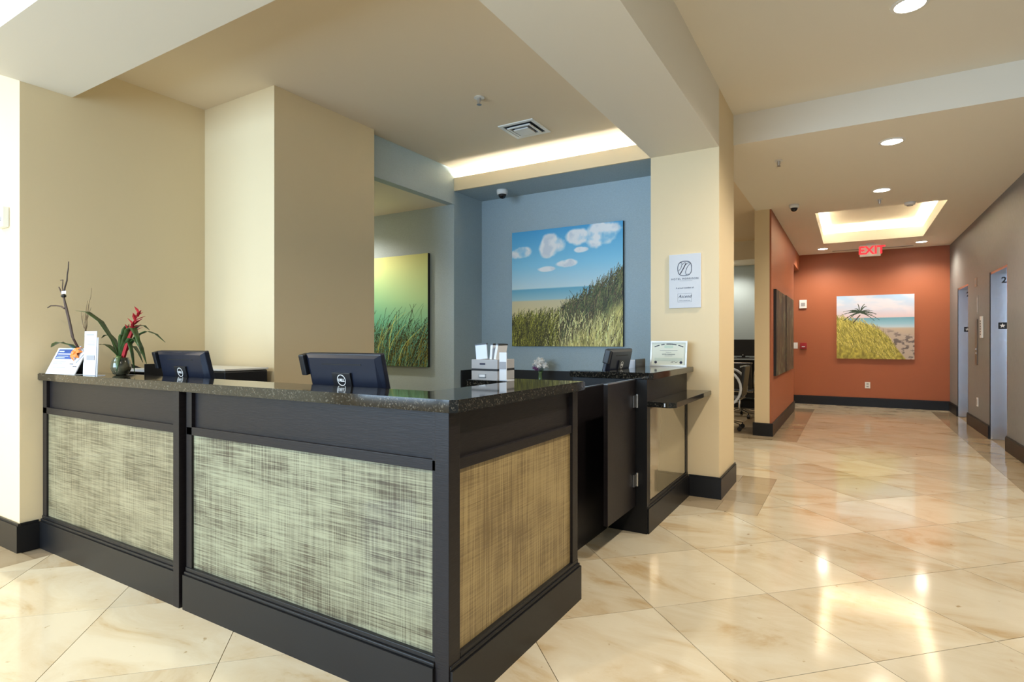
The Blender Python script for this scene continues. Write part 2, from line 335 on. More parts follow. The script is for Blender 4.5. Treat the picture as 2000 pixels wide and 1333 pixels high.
# ------------------------------------------------------------------ reception desk
FY, EX = 1.465, -1.115      # recessed faces
d = thing('reception_desk', 'dark wood reception desk with woven panels and black granite counter', 'desk', (-2.6, 1.7, 0))
ct = MB(); poly = [(XL, 1.445), (-1.097, 1.445), (-1.075, 1.467), (-1.075, 2.47), (-1.62, 2.47), (-1.62, 2.272), (-1.36, 2.272), (-1.36, 1.675), (XL, 1.675)]
ct.prism(poly, .992, 1.034, .004); ct.build('counter_top', GRANITE, d)
B('work_surface', WOOD, XL, -1.64, 1.68, 2.44, .73, .76, parent=d); B('inner_panel', WOOD, XL, -1.40, 1.66, 1.68, 0, .99, parent=d); B('end_inner_panel', WOOD, -1.40, -1.38, 1.70, 2.44, 0, .99, parent=d)
B('cabinet_core', WOOD, XL+.01, -1.165, 1.50, 1.655, .005, .985, parent=d); B('cabinet_core', WOOD, -1.37, -1.15, 1.53, 2.455, .005, .985, parent=d)
B('rear_ledge_support', WOOD, -1.60, -1.372, 2.30, 2.455, .76, .985, parent=d)
def frontmod(x0, x1, fx0, fx1, fm, lpost, rpost):
    B('base_board', BASE, x0, x1, FY-.018, FY+.03, 0, .158, parent=d); B('base_moulding', BASE, x0, x1, FY-.012, FY+.03, .158, .172, parent=d, bev=.004); B('base_moulding', BASE, x0, x1, FY-.005, FY+.03, .172, .19, parent=d, bev=.003)
    B('woven_panel', fm, fx0, fx1, FY+.010, FY+.03, .19, .795, parent=d)
    B('rail', WOOD, x0, x1, FY, FY+.03, .795, .832, parent=d, bev=.002); B('upper_panel', WOOD, fx0-.01, fx1+.01, FY+.016, FY+.03, .832, .99, parent=d)
    B('stile', WOOD, x0, fx0, FY, FY+.03, .19, .992, parent=d); B('stile', WOOD, fx1, x1, FY, FY+.03, .19, .992, parent=d)
frontmod(-4.125, -2.684, -4.075, -2.70, FAB1, 0, 0)
B('post', WOOD, -2.684, -2.637, FY-.02, FY+.03, 0, .992, parent=d)
frontmod(-2.612, -1.165, -2.570, -1.180, FAB2, 0, 0)
B('corner_post', WOOD, -1.165, -1.108, FY-.006, FY+.055, 0, .992, parent=d, bev=.002)
# end face
B('base_board', BASE, EX-.03, EX+.018, FY+.0, 2.478, 0, .158, parent=d); B('base_moulding', BASE, EX-.03, EX+.012, FY+.0, 2.475, .158, .172, parent=d, bev=.004); B('base_moulding', BASE, EX-.03, EX+.005, 1.525, 2.47, .172, .19, parent=d, bev=.003)
B('woven_panel', FAB3, EX-.03, EX-.010, 1.53, 2.41, .19, .795, parent=d); B('rail', WOOD, EX-.03, EX, 1.52, 2.44, .795, .832, parent=d, bev=.002); B('upper_panel', WOOD, EX-.03, EX-.016, 1.52, 2.43, .832, .992, parent=d)
B('post', WOOD, EX-.05, EX+.004, 2.41, 2.465, 0, .992, parent=d)
# low partition between desk and return counter
lp_ = thing('low_partition', 'plain dark wood low partition joining the desk to the side counter', 'partition', (-1.385, 2.98, 0))
B('panel', WOOD, -1.40, -1.37, 2.475, 3.50, 0, .94, parent=lp_); B('cap', SATIN, -1.40, -1.37, 2.475, 3.50, .94, .946, parent=lp_)
g = thing('swing_gate', 'dark wood swing gate leaf hinged to the side counter', 'gate', (-1.19, 3.28, .172))
B('leaf', WOOD, -1.205, -1.18, 3.03, 3.505, .172, .975, parent=g); B('cap', SATIN, -1.205, -1.18, 3.03, 3.505, .975, .981, parent=g)
for z in (.30, .80):
    h = MB(); h.tube([(-1.170, 3.512, z), (-1.170, 3.512, z+.085)], .008, n=10); h.box(-1.178, -1.168, 3.45, 3.512, z+.005, z+.08); h.build('hinge', SATIN, g)
# return counter
r = thing('side_counter', 'dark wood side counter with granite top and writing shelf against the pillar', 'counter', (-1.3, 4.0, 0))
MB().prism([(-1.637, 3.50), (-1.09, 3.50), (-1.067, 3.523), (-1.067, 4.578), (-1.41, 4.578), (-1.41, 3.655), (-1.637, 3.655)], .982, 1.024, .004).build('counter_top', GRANITE, r)
B('end_panel', BASE, -1.62, -1.125, 3.52, 3.545, 0, .98, parent=r); B('corner_post', BASE, -1.125, -1.108, 3.52, 3.56, 0, .98, parent=r)
B('cabinet_core', WOOD, -1.40, -1.14, 3.548, 4.575, .005, .98, parent=r); B('low_worktop', WOOD, -1.90, -1.411, 3.66, 4.57, .73, .76, parent=r); B('panel_back', WOOD, -1.41, -1.402, 3.55, 4.57, 0, .98, parent=r)
B('upper_panel', WOOD, -1.14, -1.118, 3.56, 4.575, .80, .98, parent=r); B('woven_panel', FAB3, -1.14, -1.122, 3.60, 4.53, .19, .79, parent=r)
B('panel_glass', mat('dark_glass', (.30, .25, .15), .05, coat=1), -1.1215, -1.119, 3.60, 4.53, .195, .785, parent=r)
B('stile', BASE, -1.14, -1.112, 3.56, 3.60, .17, .80, parent=r); B('stile', BASE, -1.14, -1.112, 4.53, 4.575, .17, .80, parent=r)
B('base_board', BASE, -1.14, -1.098, 3.53, 4.578, 0, .158, parent=r); B('base_moulding', BASE, -1.14, -1.104, 3.53, 4.578, .158, .172, parent=r, bev=.004); B('base_moulding', BASE, -1.14, -1.110, 3.54, 4.578, .172, .19, parent=r, bev=.003)
sh = [(-1.118, 3.53), (-.985, 3.53)] + [(-.985+.05*math.sin(a*math.pi/12), 3.58-.05*math.cos(a*math.pi/12)) for a in range(1, 7)] + [(-.935, 4.597), (-1.118, 4.577)]
MB().prism(sh, .806, .84, .003).build('writing_shelf', GRANITE, r)
MB().tube([(-.998, 3.528, .812), (-.998, 3.528, .834)], .008, n=10).build('shelf_pin', SATIN, r)
# back work counter along the blue wall
k = thing('back_counter', 'low black work counter with splash along the blue wall', 'counter', (-2.4, 4.85, 0))
B('worktop', BLACKM, -3.41, -1.5, 4.69, 5.06, .73, .76, parent=k); B('back_splash', BLACKM, -3.41, -1.5, 5.06, 5.072, .76, .93, parent=k); B('side_splash', BLACKM, -3.408, -3.39, 4.69, 5.06, .76, .93, parent=k); B('cabinet_body', WOOD, -3.40, -1.5, 4.75, 5.06, 0, .73, parent=k)
# ------------------------------------------------------------------ monitors
def monitor(label, loc, rz):
    t = thing('desktop_monitor', label, 'monitor', loc, rz, 'black monitors on the reception counters')
    # local: screen faces +Y, back faces -Y (toward visitors); tilted so the top leans to -Y
    TM = Matrix.Translation((0, 0, .28)) @ Matrix.Rotation(math.radians(14), 4, 'X')
    MB().box(-.228, .228, -.012, .014, -.135, .135, bev=.006).build('housing', NAVY, t, True, M=TM)
    c = MB(); v = [(-.225, -.012, -.13), (.225, -.012, -.13), (.225, -.012, .13), (-.225, -.012, .13), (-.195, -.034, -.115), (.195, -.034, -.115), (.20, -.024, .118), (-.20, -.024, .118)]
    vs = [c.bm.verts.new(p) for p in v]
    for f in ((4, 5, 6, 7), (0, 1, 5, 4), (1, 2, 6, 5), (2, 3, 7, 6), (3, 0, 4, 7), (0, 3, 2, 1)): c.bm.faces.new([vs[q] for q in f])
    c.build('back_cover', NAVY, t, True, M=TM)
    MB().box(-.12, .12, -.0265, -.020, .088, .094).build('vent_slot', BLACKM, t, True, M=TM)
    mp_ = MB().box(-.055, .055, -.0375, -.026, -.10, .056, bev=.002).build('mount_plate', BLACK, t, True, M=TM)
    rg = MB(); N = 32; R0, R1 = .0255, .0225
    vo = [[rg.bm.verts.new((R*math.cos(2*math.pi*q/N), y, R*math.sin(2*math.pi*q/N)+.024)) for q in range(N)] for R, y in ((R0, -.039), (R1, -.039), (R1, -.0378), (R0, -.0378))]
    for A, Bq in zip(vo, vo[1:]+vo[:1]):
        for q in range(N): rg.bm.faces.new((A[q], A[(q+1) % N], Bq[(q+1) % N], Bq[q]))
    rg.build('logo_ring', WHITE, mp_, True, M=TM)
    text('DELL', .0165, WHITE, 'logo_letters', mp_, TM @ fr(0, -.0391, .024), bold=.0006)
    MB().box(-.262, -.229, -.03, .012, .035, .132, bev=.006).build('card_reader', BLACK, t, True, M=TM)
    MB().box(-.04, .04, .005, .04, .02, .30, bev=.004).build('stand', BLACK, t, True); MB().box(-.12, .12, -.035, .14, 0, .02, bev=.004).build('foot', BLACK, t, True)
    return t
monitor('black monitor on the reception desk in front of the beige column corner', (-1.885, 1.765, .76), 0)
monitor('black monitor on the reception desk beside the potted bromeliad', (-3.13, 1.765, .76), 0)
monitor('black monitor on the side counter by the framed certificate', (-1.455, 3.90, .76), math.radians(90))
# ------------------------------------------------------------------ things on the main counter, left end
ZC = 1.034
def easel(name, label, cat, cx, cy, w, h, tilt, rz, z=ZC):
    t = thing(name, label, cat, (cx, cy, z), rz)
    M = Matrix.Rotation(-math.radians(tilt), 4, 'X'); return t, M
t, M = easel('tabletop_sign', 'slanted blue and white tabletop sign with orange bow on the reception counter', 'sign', -3.885, 1.457, .28, .155, 25, math.radians(6))
MB().box(-.145, .145, 0, .005, .001, .165).build('card', PAPER, t, True, M=M)
MB().box(-.125, .07, -.0012, 0, .095, .155).build('blue_panel', BLUEP, t, True, M=M)
for x0, x1, z0_, z1_ in ((-.115, -.065, .138, .145), (-.115, .045, .122, .129), (-.115, .0, .110, .113), (-.115, -.03, .100, .104)): MB().box(x0, x1, -.0018, -.0012, z0_, z1_).build('heading_line', PALEP, t, True, M=M)
for x0, x1, zz in ((.05, .085, .062), (.09, .108, .047), (.111, .128, .047)): MB().box(x0, x1, -.001, 0, zz, zz+.004).build('text_line', INK, t, True, M=M)
for zz, x0, x1 in ((.075, -.12, .0), (.066, -.12, -.03), (.04, -.10, .02), (.026, -.12, .12), (.018, -.12, .12)): MB().box(x0, x1, -.001, 0, zz, zz+.003).build('text_line', PALEP if zz < .03 else GREYP, t, True, M=M)
MB().box(-.145, .145, .004, .05, 0, .002).build('foot', ACRYL, t, True)
bw = MB()
for a in range(7):
    an = a*math.pi*2/7+.3; bw.leaf([(.085+.045*q*math.cos(an)*(1), -.006-.022*math.sin(math.pi*q), .125+.045*q*math.sin(an)) for q in (0, .25, .5, .75, 1)], .013, up=(0, 1, 0))
bw.build('gift_bow', ORNG, t, True, M=M)
MB().box(.05, .135, -.006, -.001, .09, .16).build('gift_card', PAPER, t, True, M=M @ Matrix.Translation((.09, 0, .125)) @ Matrix.Rotation(.6, 4, 'Y') @ Matrix.Translation((-.09, 0, -.125)))
t = thing('leaflet_holder', 'tall clear leaflet holder with a folded white leaflet on the reception counter', 'leaflet holder', (-3.605, 1.485, ZC), math.radians(4))
M = Matrix.Rotation(-math.radians(2), 4, 'X')
MB().box(-.06, .06, .004, .007, .002, .245).build('leaflet', PAPER, t, True, M=M); MB().box(-.068, .068, .0085, .012, .001, .21).build('acrylic_back', ACRYL, t, True, M=M); MB().box(-.068, .068, .01, .05, 0, .003).build('acrylic_foot', ACRYL, t, True)
MB().box(-.06, .06, .0025, .004, .002, .07).build('pocket_front', ACRYL, t, True, M=M)
MB().box(-.04, .03, .003, .004, .222, .228).build('heading_line', GREYP, t, True, M=M)
for zz in (.19, .182, .172, .165): MB().box(-.03, .045, .003, .004, zz, zz+.003).build('text_line', GREYP, t, True, M=M)
MB().box(-.03, .048, .002, .0026, .085, .112).build('photo', GREYP, t, True, M=M)
# orchid with bare flower spikes
def wig(a, b, n, amp, seed):
    rnd = random.Random(seed); a, b = Vector(a), Vector(b); return [a.lerp(b, i/n)+(Vector((rnd.uniform(-amp, amp), rnd.uniform(-amp, amp)*.5, rnd.uniform(-amp, amp)*.5)) if 0 < i < n else Vector()) for i in range(n+1)]
OY = 1.61
t = thing('orchid_plant', 'bare orchid with tall dark flower spikes tied by a clip, behind the tabletop sign', 'plant', (-3.98, OY, ZC))
MB().lathe([(.038, 0), (.042, .01), (.052, .10), (.05, .105), (.042, .10), (.038, .09)], (-3.98, OY, ZC)).build('pot', BLACK, t, smooth=True)
b_ = (-3.98, OY, ZC+.09); FYo = 1.47
def fy(pts): return [(x, FYo, z) for x, z in pts]
s1 = MB().tube([b_]+fy([(-3.76, 1.25), (-3.80, 1.34), (-3.842, 1.418), (-3.867, 1.484)]), .006, .005).tube(fy([(-3.867, 1.484), (-3.850, 1.53), (-3.824, 1.569), (-3.820, 1.60), (-3.806, 1.64), (-3.803, 1.675)]), .005, .0025)
s1.tube([(b_[0]+.01, OY, b_[2])]+fy([(-3.745, 1.24), (-3.79, 1.34), (-3.825, 1.41), (-3.864, 1.478)]), .006, .004).tube(fy([(-3.868, 1.484), (-3.90, 1.51), (-3.926, 1.536)]), .005, .003).tube(fy([(-3.868, 1.488), (-3.880, 1.53), (-3.874, 1.575), (-3.906, 1.574)]), .003, .002)
s1.tube(fy([(-3.854, 1.410), (-3.90, 1.424), (-3.959, 1.430), (-4.03, 1.432), (-4.074, 1.421)]), .005, .003)
s1.build('flower_spike', TWIG, t); MB().ball((-3.866, FYo, 1.482), .013, 10, (1.3, 1, .8)).build('clip', BLACK, t); MB().box(-3.862, -3.805, FYo-.012, FYo-.011, 1.492, 1.508).build('name_tag', PAPER, t)
for p in ([(-3.97, OY, 1.13), (-3.86, 1.50, 1.20), (-3.93, 1.475, 1.215), (-3.98, 1.47, 1.205), (-4.03, 1.47, 1.188)],): MB().leaf(p, .022).build('leaf', GREEN, t, smooth=True)
tw = MB(); rnd = random.Random(5); base = Vector((-3.96, OY, ZC+.09)); tp = Vector((-3.865, 1.575, 1.30))
for i in range(9):
    p = tp + Vector((rnd.uniform(-.008, .008), 0, rnd.uniform(-.05, .06))); e2 = p+Vector((rnd.uniform(-.05, .06), rnd.uniform(-.02, .02), rnd.uniform(.08, .25 if i < 2 else .15))); tw.tube(wig(p, e2, 4, .007, i+20), .0022, .001, 5)
tw.tube([base, (-3.90, 1.59, 1.22), tp], .003, .0025, 5); tw.build('dry_twigs', DRY, t)
# dry twig bundle + bromeliad in a glass bowl
t = thing('bromeliad_plant', 'red flowering bromeliad in a round glass bowl on the reception counter', 'plant', (-3.50, 1.585, ZC))
bx, by = -3.51, 1.605
MB().lathe([(.022, 0), (.038, .006), (.050, .04), (.046, .075), (.036, .094), (.038, .098), (.033, .097), (.036, .08)], (bx, by, ZC), 24).build('glass_bowl', GLASSM, t, smooth=True)
z0 = ZC+.09
arcs = [(-3.33, 1.27, .10), (-3.19, 1.13, .17), (-3.24, 1.08, .14), (-3.56, 1.27, .05), (-3.62, 1.23, .07), (-3.43, 1.30, .06), (-3.40, 1.09, .09), (-3.66, 1.20, .03), (-3.50, 1.20, .03), (-3.17, 1.20, .11), (-3.45, 1.05, .05), (-3.36, 1.02, .16), (-3.55, 1.32, .02), (-3.40, 1.25, .05)]
for i, (ex, ez, hh) in enumerate(arcs):
    yy = by+(.06 if i % 3 == 0 else -.05 if i % 3 == 1 else 0); MB().leaf([(bx+(ex-bx)*q, by+(yy-by)*q, z0+(ez-z0)*q+hh*math.sin(math.pi*min(1, q*.95))) for q in (0, .2, .4, .6, .8, 1)], .019 if i < 8 else .014).build('leaf', GREEN, t, smooth=True)
MB().tube([(bx+.02, by, z0), (bx+.07, by, z0+.09), (bx+.13, by, z0+.17)], .012, .012).build('flower_stem', RED, t)
rb = MB()
for i in range(16):
    q = i/15; cx_, cz_ = bx+.09+.10*q, z0+.12+.13*q; an = i*2.4; L = .055*(1-.35*q)
    rb.leaf([(cx_, by, cz_), (cx_+.5*L*(.5+.6*math.cos(an)), by+.4*L*math.sin(an), cz_+.4*L+.2*L*math.cos(an+1.2)), (cx_+L*(.5+.9*math.cos(an)), by+.8*L*math.sin(an), cz_+.75*L+.3*L*math.cos(an+1.2))], .009)
rb.build('flower_bracts', RED, t)
MB().leaf([(bx-.02, by, z0), (-3.56, 1.58, 1.23), (-3.60, 1.54, 1.33), (-3.68, 1.51, 1.385), (-3.77, 1.49, 1.397)], .024).build('leaf', GREEN, t, smooth=True)
# letter tray and printer behind the counter
t = thing('letter_tray', 'black wedge sided letter tray holding papers beside the glass bowl', 'tray', (-3.80, 1.95, .76))
for xx in (-3.985, -3.66):
    s = MB(); vs = [(1.80, .78), (1.80, 1.085), (1.86, 1.085), (2.10, .98), (2.10, .78)]; a = [s.bm.verts.new((xx, y, z)) for y, z in vs]; c = [s.bm.verts.new((xx+.008, y, z)) for y, z in vs]
    s.bm.faces.new(a); s.bm.faces.new(c[::-1]); n = 5
    for q in range(n): s.bm.faces.new((a[q], a[(q+1) % n], c[(q+1) % n], c[q]))
    s.build('side_panel', BLACK, t)
for z in (.90, .97, 1.03): B('shelf', BLACK, -3.98, -3.66, 1.81, 2.09, z, z+.006, parent=t); B('paper', PAPER, -3.96, -3.68, 1.82, 2.05, z+.006, z+.02, parent=t)
B('base', BLACK, -3.985, -3.652, 1.80, 2.10, .76, .78, parent=t)
t = thing('printer', 'low black printer with pale top behind the left monitor', 'printer', (-3.62, 2.27, .76))
B('body', BLACK, -3.95, -3.35, 2.12, 2.42, .76, 1.035, parent=t, bev=.01); B('lid', SOLID, -3.95, -3.34, 2.11, 2.42, 1.036, 1.05, parent=t, bev=.004); B('paper_slot', BLACKM, -3.88, -3.42, 2.116, 2.121, .93, .96, parent=t)
# ------------------------------------------------------------------ things on the rear ledge and side counter
t = thing('document_box', 'stacked grey desktop document box with label holder on the rear ledge', 'box', (-1.525, 2.37, ZC), 0)
B('lower_drawer', GREYBOX, -1.60, -1.45, 2.29, 2.45, ZC, ZC+.045, parent=t, bev=.002); B('band', BLACK, -1.60, -1.45, 2.29, 2.45, ZC+.0455, ZC+.054, parent=t); B('upper_box', GREYBOX, -1.60, -1.45, 2.29, 2.45, ZC+.0545, ZC+.10, parent=t, bev=.002)
B('label_holder', SATIN, -1.555, -1.515, 2.287, 2.2895, ZC+.012, ZC+.03, parent=t); B('label_card', PAPER, -1.551, -1.519, 2.2862, 2.287, ZC+.015, ZC+.027, parent=t); B('badge', INK, -1.55, -1.52, 2.2875, 2.2895, ZC+.075, ZC+.083, parent=t)
for i, (x0, rot, lab) in enumerate(((-1.575, -.06, 'pale grey folder with printed picture standing in the document box'), (-1.525, .06, 'white folder leaning at the right of the document box'), (-1.505, .12, 'outer white folder leaning to the right in the document box'))):
    o = thing('folder', lab, 'folder', (x0+.02, 2.37, ZC+.1005), rot if i else 0, 'folders in the document box')
    RY = Matrix.Rotation(rot*1.5, 4, 'Y'); MB().box(-.03 if i == 0 else -.006, .035 if i == 0 else .006, -.06, -.054 if i == 0 else .05, .0005, .075).build('sheet', PALEP if i == 0 else PAPER, o, True, M=RY)
    MB().box(-.033 if i == 0 else -.007, .038 if i == 0 else .007, -.061, -.053 if i == 0 else .051, .070, .077).build('binding', BLACK, o, True, M=RY)
t = thing('leaflet_stand', 'narrow white leaflet stand beside the grey document box', 'leaflet stand', (-1.425, 2.36, ZC), 0)
B('leaflet', PAPER, -1.445, -1.405, 2.30, 2.304, ZC+.002, ZC+.135, parent=t); B('print_block', GREYP, -1.443, -1.407, 2.2985, 2.2998, ZC+.055, ZC+.09, parent=t); B('stand', ACRYL, -1.447, -1.403, 2.304, 2.37, ZC, ZC+.003, parent=t)
t = thing('flower_vase', 'white chrysanthemums with purple blooms in a slim green vase before the blue wall', 'vase', (-2.59, 4.87, .76))
MB().lathe([(.03, 0), (.035, .02), (.022, .08), (.016, .15), (.02, .17), (.015, .168)], (-2.59, 4.87, .76)).build('vase', mat('green_glass', (.10, .16, .07), .1), t, smooth=True)
fr_ = random.Random(3)
def mum(c, r, m, nm):
    b = MB()
    for i in range(46):
        th, ph = fr_.uniform(0, 2*math.pi), math.acos(fr_.uniform(-.5, 1)); dv = Vector((math.sin(ph)*math.cos(th), math.sin(ph)*math.sin(th), math.cos(ph)))
        b.leaf([Vector(c)+dv*r*.2, Vector(c)+dv*r*.65, Vector(c)+dv*r], r*.14, up=(0.3, .2, 1))
    b.ball(c, r*.55, 8); return b.build(nm, m, t)
for c in ((-2.63, 4.86, 1.005), (-2.57, 4.85, 1.03), (-2.545, 4.87, .985), (-2.60, 4.88, 1.035), (-2.58, 4.83, .985)): mum(c, .044, PETAL, 'white_bloom')
for c in ((-2.625, 4.82, .965), (-2.60, 4.82, .955)): mum(c, .026, PURPLE, 'purple_bloom')
st = MB()
for i in range(6): st.tube([(-2.59+.004*i-.01, 4.87, .90), (-2.60+.012*i, 4.86, .98)], .003, .003, 5)
st.build('stems', GREEN, t)
t = thing('certificate_frame', 'framed certificate standing on the side counter against the pillar', 'frame', (-1.24, 4.47, 1.024), 0)
M = Matrix.Rotation(-math.radians(9), 4, 'X'); w2, hh = .145, .205
fm = MB(); fm.box(-w2, w2, 0, .014, .001, .014).box(-w2, w2, 0, .014, hh-.013, hh).box(-w2, -w2+.013, 0, .014, .014, hh-.013).box(w2-.013, w2, 0, .014, .014, hh-.013); fm.build('frame', SILVER, t, True, M=M)
MB().box(-w2+.013, w2-.013, .006, .010, .014, hh-.013).build('certificate', CREAMP, t, True, M=M)
MB().box(-.035, .035, .005, .006, .15, .17).build('crest', mat('pale_green_print', (.55, .68, .58), .6), t, True, M=M)
for zz, l in ((.128, .07), (.113, .022), (.085, .03)): MB().box(-l, l, .005, .006, zz, zz+.003).build('text_line', GREYP, t, True, M=M)
text('HOTEL MORRISON', .012, INK, 'name_line', t, M @ fr(0, .0052, .098)); 
for q in range(-8, 9):
    if q in (-5, -2, 5): continue
    MB().box(-.0062, .0062, .0048, .0056, -.0035, .0035).build('title_stroke', INK, t, True, M=M @ Matrix.Translation((q*.0135, 0, .181-.00032*q*q)) @ Matrix.Rotation(.048*q, 4, 'Y'))
MB().tube([(.02, .005, .034), (.035, .005, .042), (.03, .005, .033), (.05, .005, .043), (.058, .005, .034), (.075, .005, .039)], .0012, .0012, 5).build('signature', INK, t, True, M=M)
MB().box(-.11, .11, .0055, .006, .045, .07).build('tint_band', mat('pale_band', (.58, .66, .58), .6), t, True, M=M)
for sx in (-.1, .1): MB().lathe([(.011, 0), (.011, .0008)], (0, 0, 0), 14).build('seal', INK, t, True, M=M @ Matrix.Translation((sx, .0055, .035)) @ FRONT)
MB().box(-.01, .01, .0142, .02, .02, .13).build('easel_strut', BLACK, t, True, M=M)
t = thing('file_rack', 'slotted dark rack of pale files behind the certificate', 'rack', (-1.50, 4.33, .76), 0)
B('tray', BLACK, -1.62, -1.42, 4.22, 4.45, .76, .98, parent=t); B('rim', BLACK, -1.42, -1.415, 4.22, 4.45, .98, 1.085, parent=t)
for i in range(5): B('file', PALEP, -1.60, -1.425, 4.235+i*.042, 4.255+i*.042, .98, 1.075, parent=t)
# ------------------------------------------------------------------ pictures
def vnoise(h, w, sy, sx, seed, oct=4):
    rs = np.random.RandomState(seed); out = np.zeros((h, w)); amp = 1
    for o_ in range(oct):
        gy, gx = max(2, int(sy*2**o_)), max(2, int(sx*2**o_)); g_ = rs.rand(gy+1, gx+1); yy = np.linspace(0, gy-1e-6, h); xx = np.linspace(0, gx-1e-6, w); yi, xi = yy.astype(int), xx.astype(int); fy, fx = (yy-yi)[:, None], (xx-xi)[None]
        fy, fx = fy*fy*(3-2*fy), fx*fx*(3-2*fx)
        out += amp*((g_[yi][:, xi]*(1-fy)+g_[yi+1][:, xi]*fy)*(1-fx)+(g_[yi][:, xi+1]*(1-fy)+g_[yi+1][:, xi+1]*fy)*fx); amp *= .5
    return (out-out.min())/(out.max()-out.min())
def grad(h, w, stops):
    t_ = np.linspace(0, 1, h); c = np.array([[s[1][k] for s in stops] for k in range(3)]); p = [s[0] for s in stops]
    return np.repeat(np.stack([np.interp(t_, p, c[k]) for k in range(3)], 1)[:, None, :], w, 1).astype(float)
def blades(img, n, xr, yr, length, lean, cols, seed, base=None, wd=1):
    h, w, _ = img.shape; rs = np.random.RandomState(seed)
    for i in range(n):
        x = rs.uniform(*xr)*w; y = (base(x/w) if base else rs.uniform(*yr))*h; 
        if base: y += rs.uniform(0, yr[1])*h
        L = length*h*rs.uniform(.5, 1.2); ln = lean+rs.normal(0, .28); c = np.array(cols[rs.randint(len(cols))])*rs.uniform(.75, 1.2)
        for s_ in np.linspace(0, 1, int(L)+2):
            px = int(x+ln*L*s_*s_); py = int(y-L*s_)
            if 0 <= px < w and 0 <= py < h: img[py, px:px+wd] = c
def mixm(img, m_, c): return img*(1-m_[..., None])+np.array(c)*m_[..., None]
def dune(N):
    im = grad(N, N, [(0, (75, 165, 215)), (.3, (140, 205, 232)), (.5, (205, 225, 230)), (.51, (110, 175, 198)), (.6, (165, 200, 205)), (.61, (215, 200, 160)), (.75, (225, 205, 150)), (1, (200, 180, 90))])
    cl = vnoise(N, N, 4, 5, 3); yy, xx = np.mgrid[0:N, 0:N]/N
    blob = np.zeros((N, N))
    for cx_, cy_, rx, ry in ((.10, .18, .13, .075), (.38, .15, .17, .12), (.62, .09, .15, .09), (.82, .09, .20, .13), (.52, .30, .13, .04), (.33, .34, .10, .03), (.64, .20, .08, .03)): blob = np.maximum(blob, np.clip(1.5*(1-((xx-cx_)/rx)**2-((yy-cy_)/ry)**2), 0, 1))
    cw = vnoise(N, N, 9, 9, 13); im = mixm(im, np.clip((blob*1.1+cw*1.3-1.15)*2.2, 0, 1)*(blob > .02), (243, 241, 240)); im = mixm(im, np.clip((cw-.55)*3, 0, .5)*np.clip(blob, 0, 1), (190, 200, 215))
    ridge = np.where(xx < .45, .80-.10*xx, .755-.60*(xx-.45)); gm = np.clip((yy-ridge)*40, 0, 1); tx = vnoise(N, N, 30, 60, 4)
    im = im*(1-gm[..., None])+gm[..., None]*(np.array((120, 115, 40))*(.55+.8*tx[..., None]))
    rf = lambda x: (.80-.10*x if x < .45 else .755-.60*(x-.45))
    blades(im, 1500, (0, .6), (0, .28), .10, .25, [(150, 150, 50), (95, 95, 30), (190, 180, 80), (70, 65, 25)], 1, base=rf)
    blades(im, 1700, (.45, 1), (0, .30), .12, .30, [(95, 105, 60), (65, 75, 40), (130, 130, 75), (60, 50, 40), (120, 100, 70)], 2, base=rf)
    m_ = np.clip((yy-(1.02-.62*(xx-.3)))*9, 0, 1)*(xx > .3); im = mixm(im, m_*np.clip(.35+vnoise(N, N, 20, 30, 9), 0, 1), (222, 208, 125))
    blades(im, 420, (.3, 1), (.78, 1.05), .10, .1, [(110, 95, 50), (80, 65, 35), (235, 222, 150), (235, 222, 150)], 6)
    blades(im, 500, (0, .4), (.8, 1.08), .12, .15, [(60, 55, 15), (140, 135, 45), (90, 85, 25)], 8)
    return im
def greengrass(N):
    im = grad(N, N, [(0, (215, 222, 150)), (.4, (180, 220, 165)), (.7, (110, 190, 165)), (1, (60, 130, 115))]); yy, xx = np.mgrid[0:N, 0:N]/N
    im = mixm(im, np.clip((1-xx)*.8*np.clip(1-abs(yy-.6)*2, 0, 1), 0, 1), (70, 165, 150))
    blades(im, 420, (0, 1), (.72, 1.15), .26, .35, [(30, 55, 30), (20, 35, 20), (60, 90, 45), (110, 170, 130)], 1); blades(im, 700, (.2, 1), (.85, 1.2), .25, .35, [(15, 25, 15), (45, 60, 25), (90, 150, 130), (120, 120, 50)], 2)
    blades(im, 8, (.4, .9), (.8, 1.0), .4, .6, [(190, 200, 110)], 3); return im
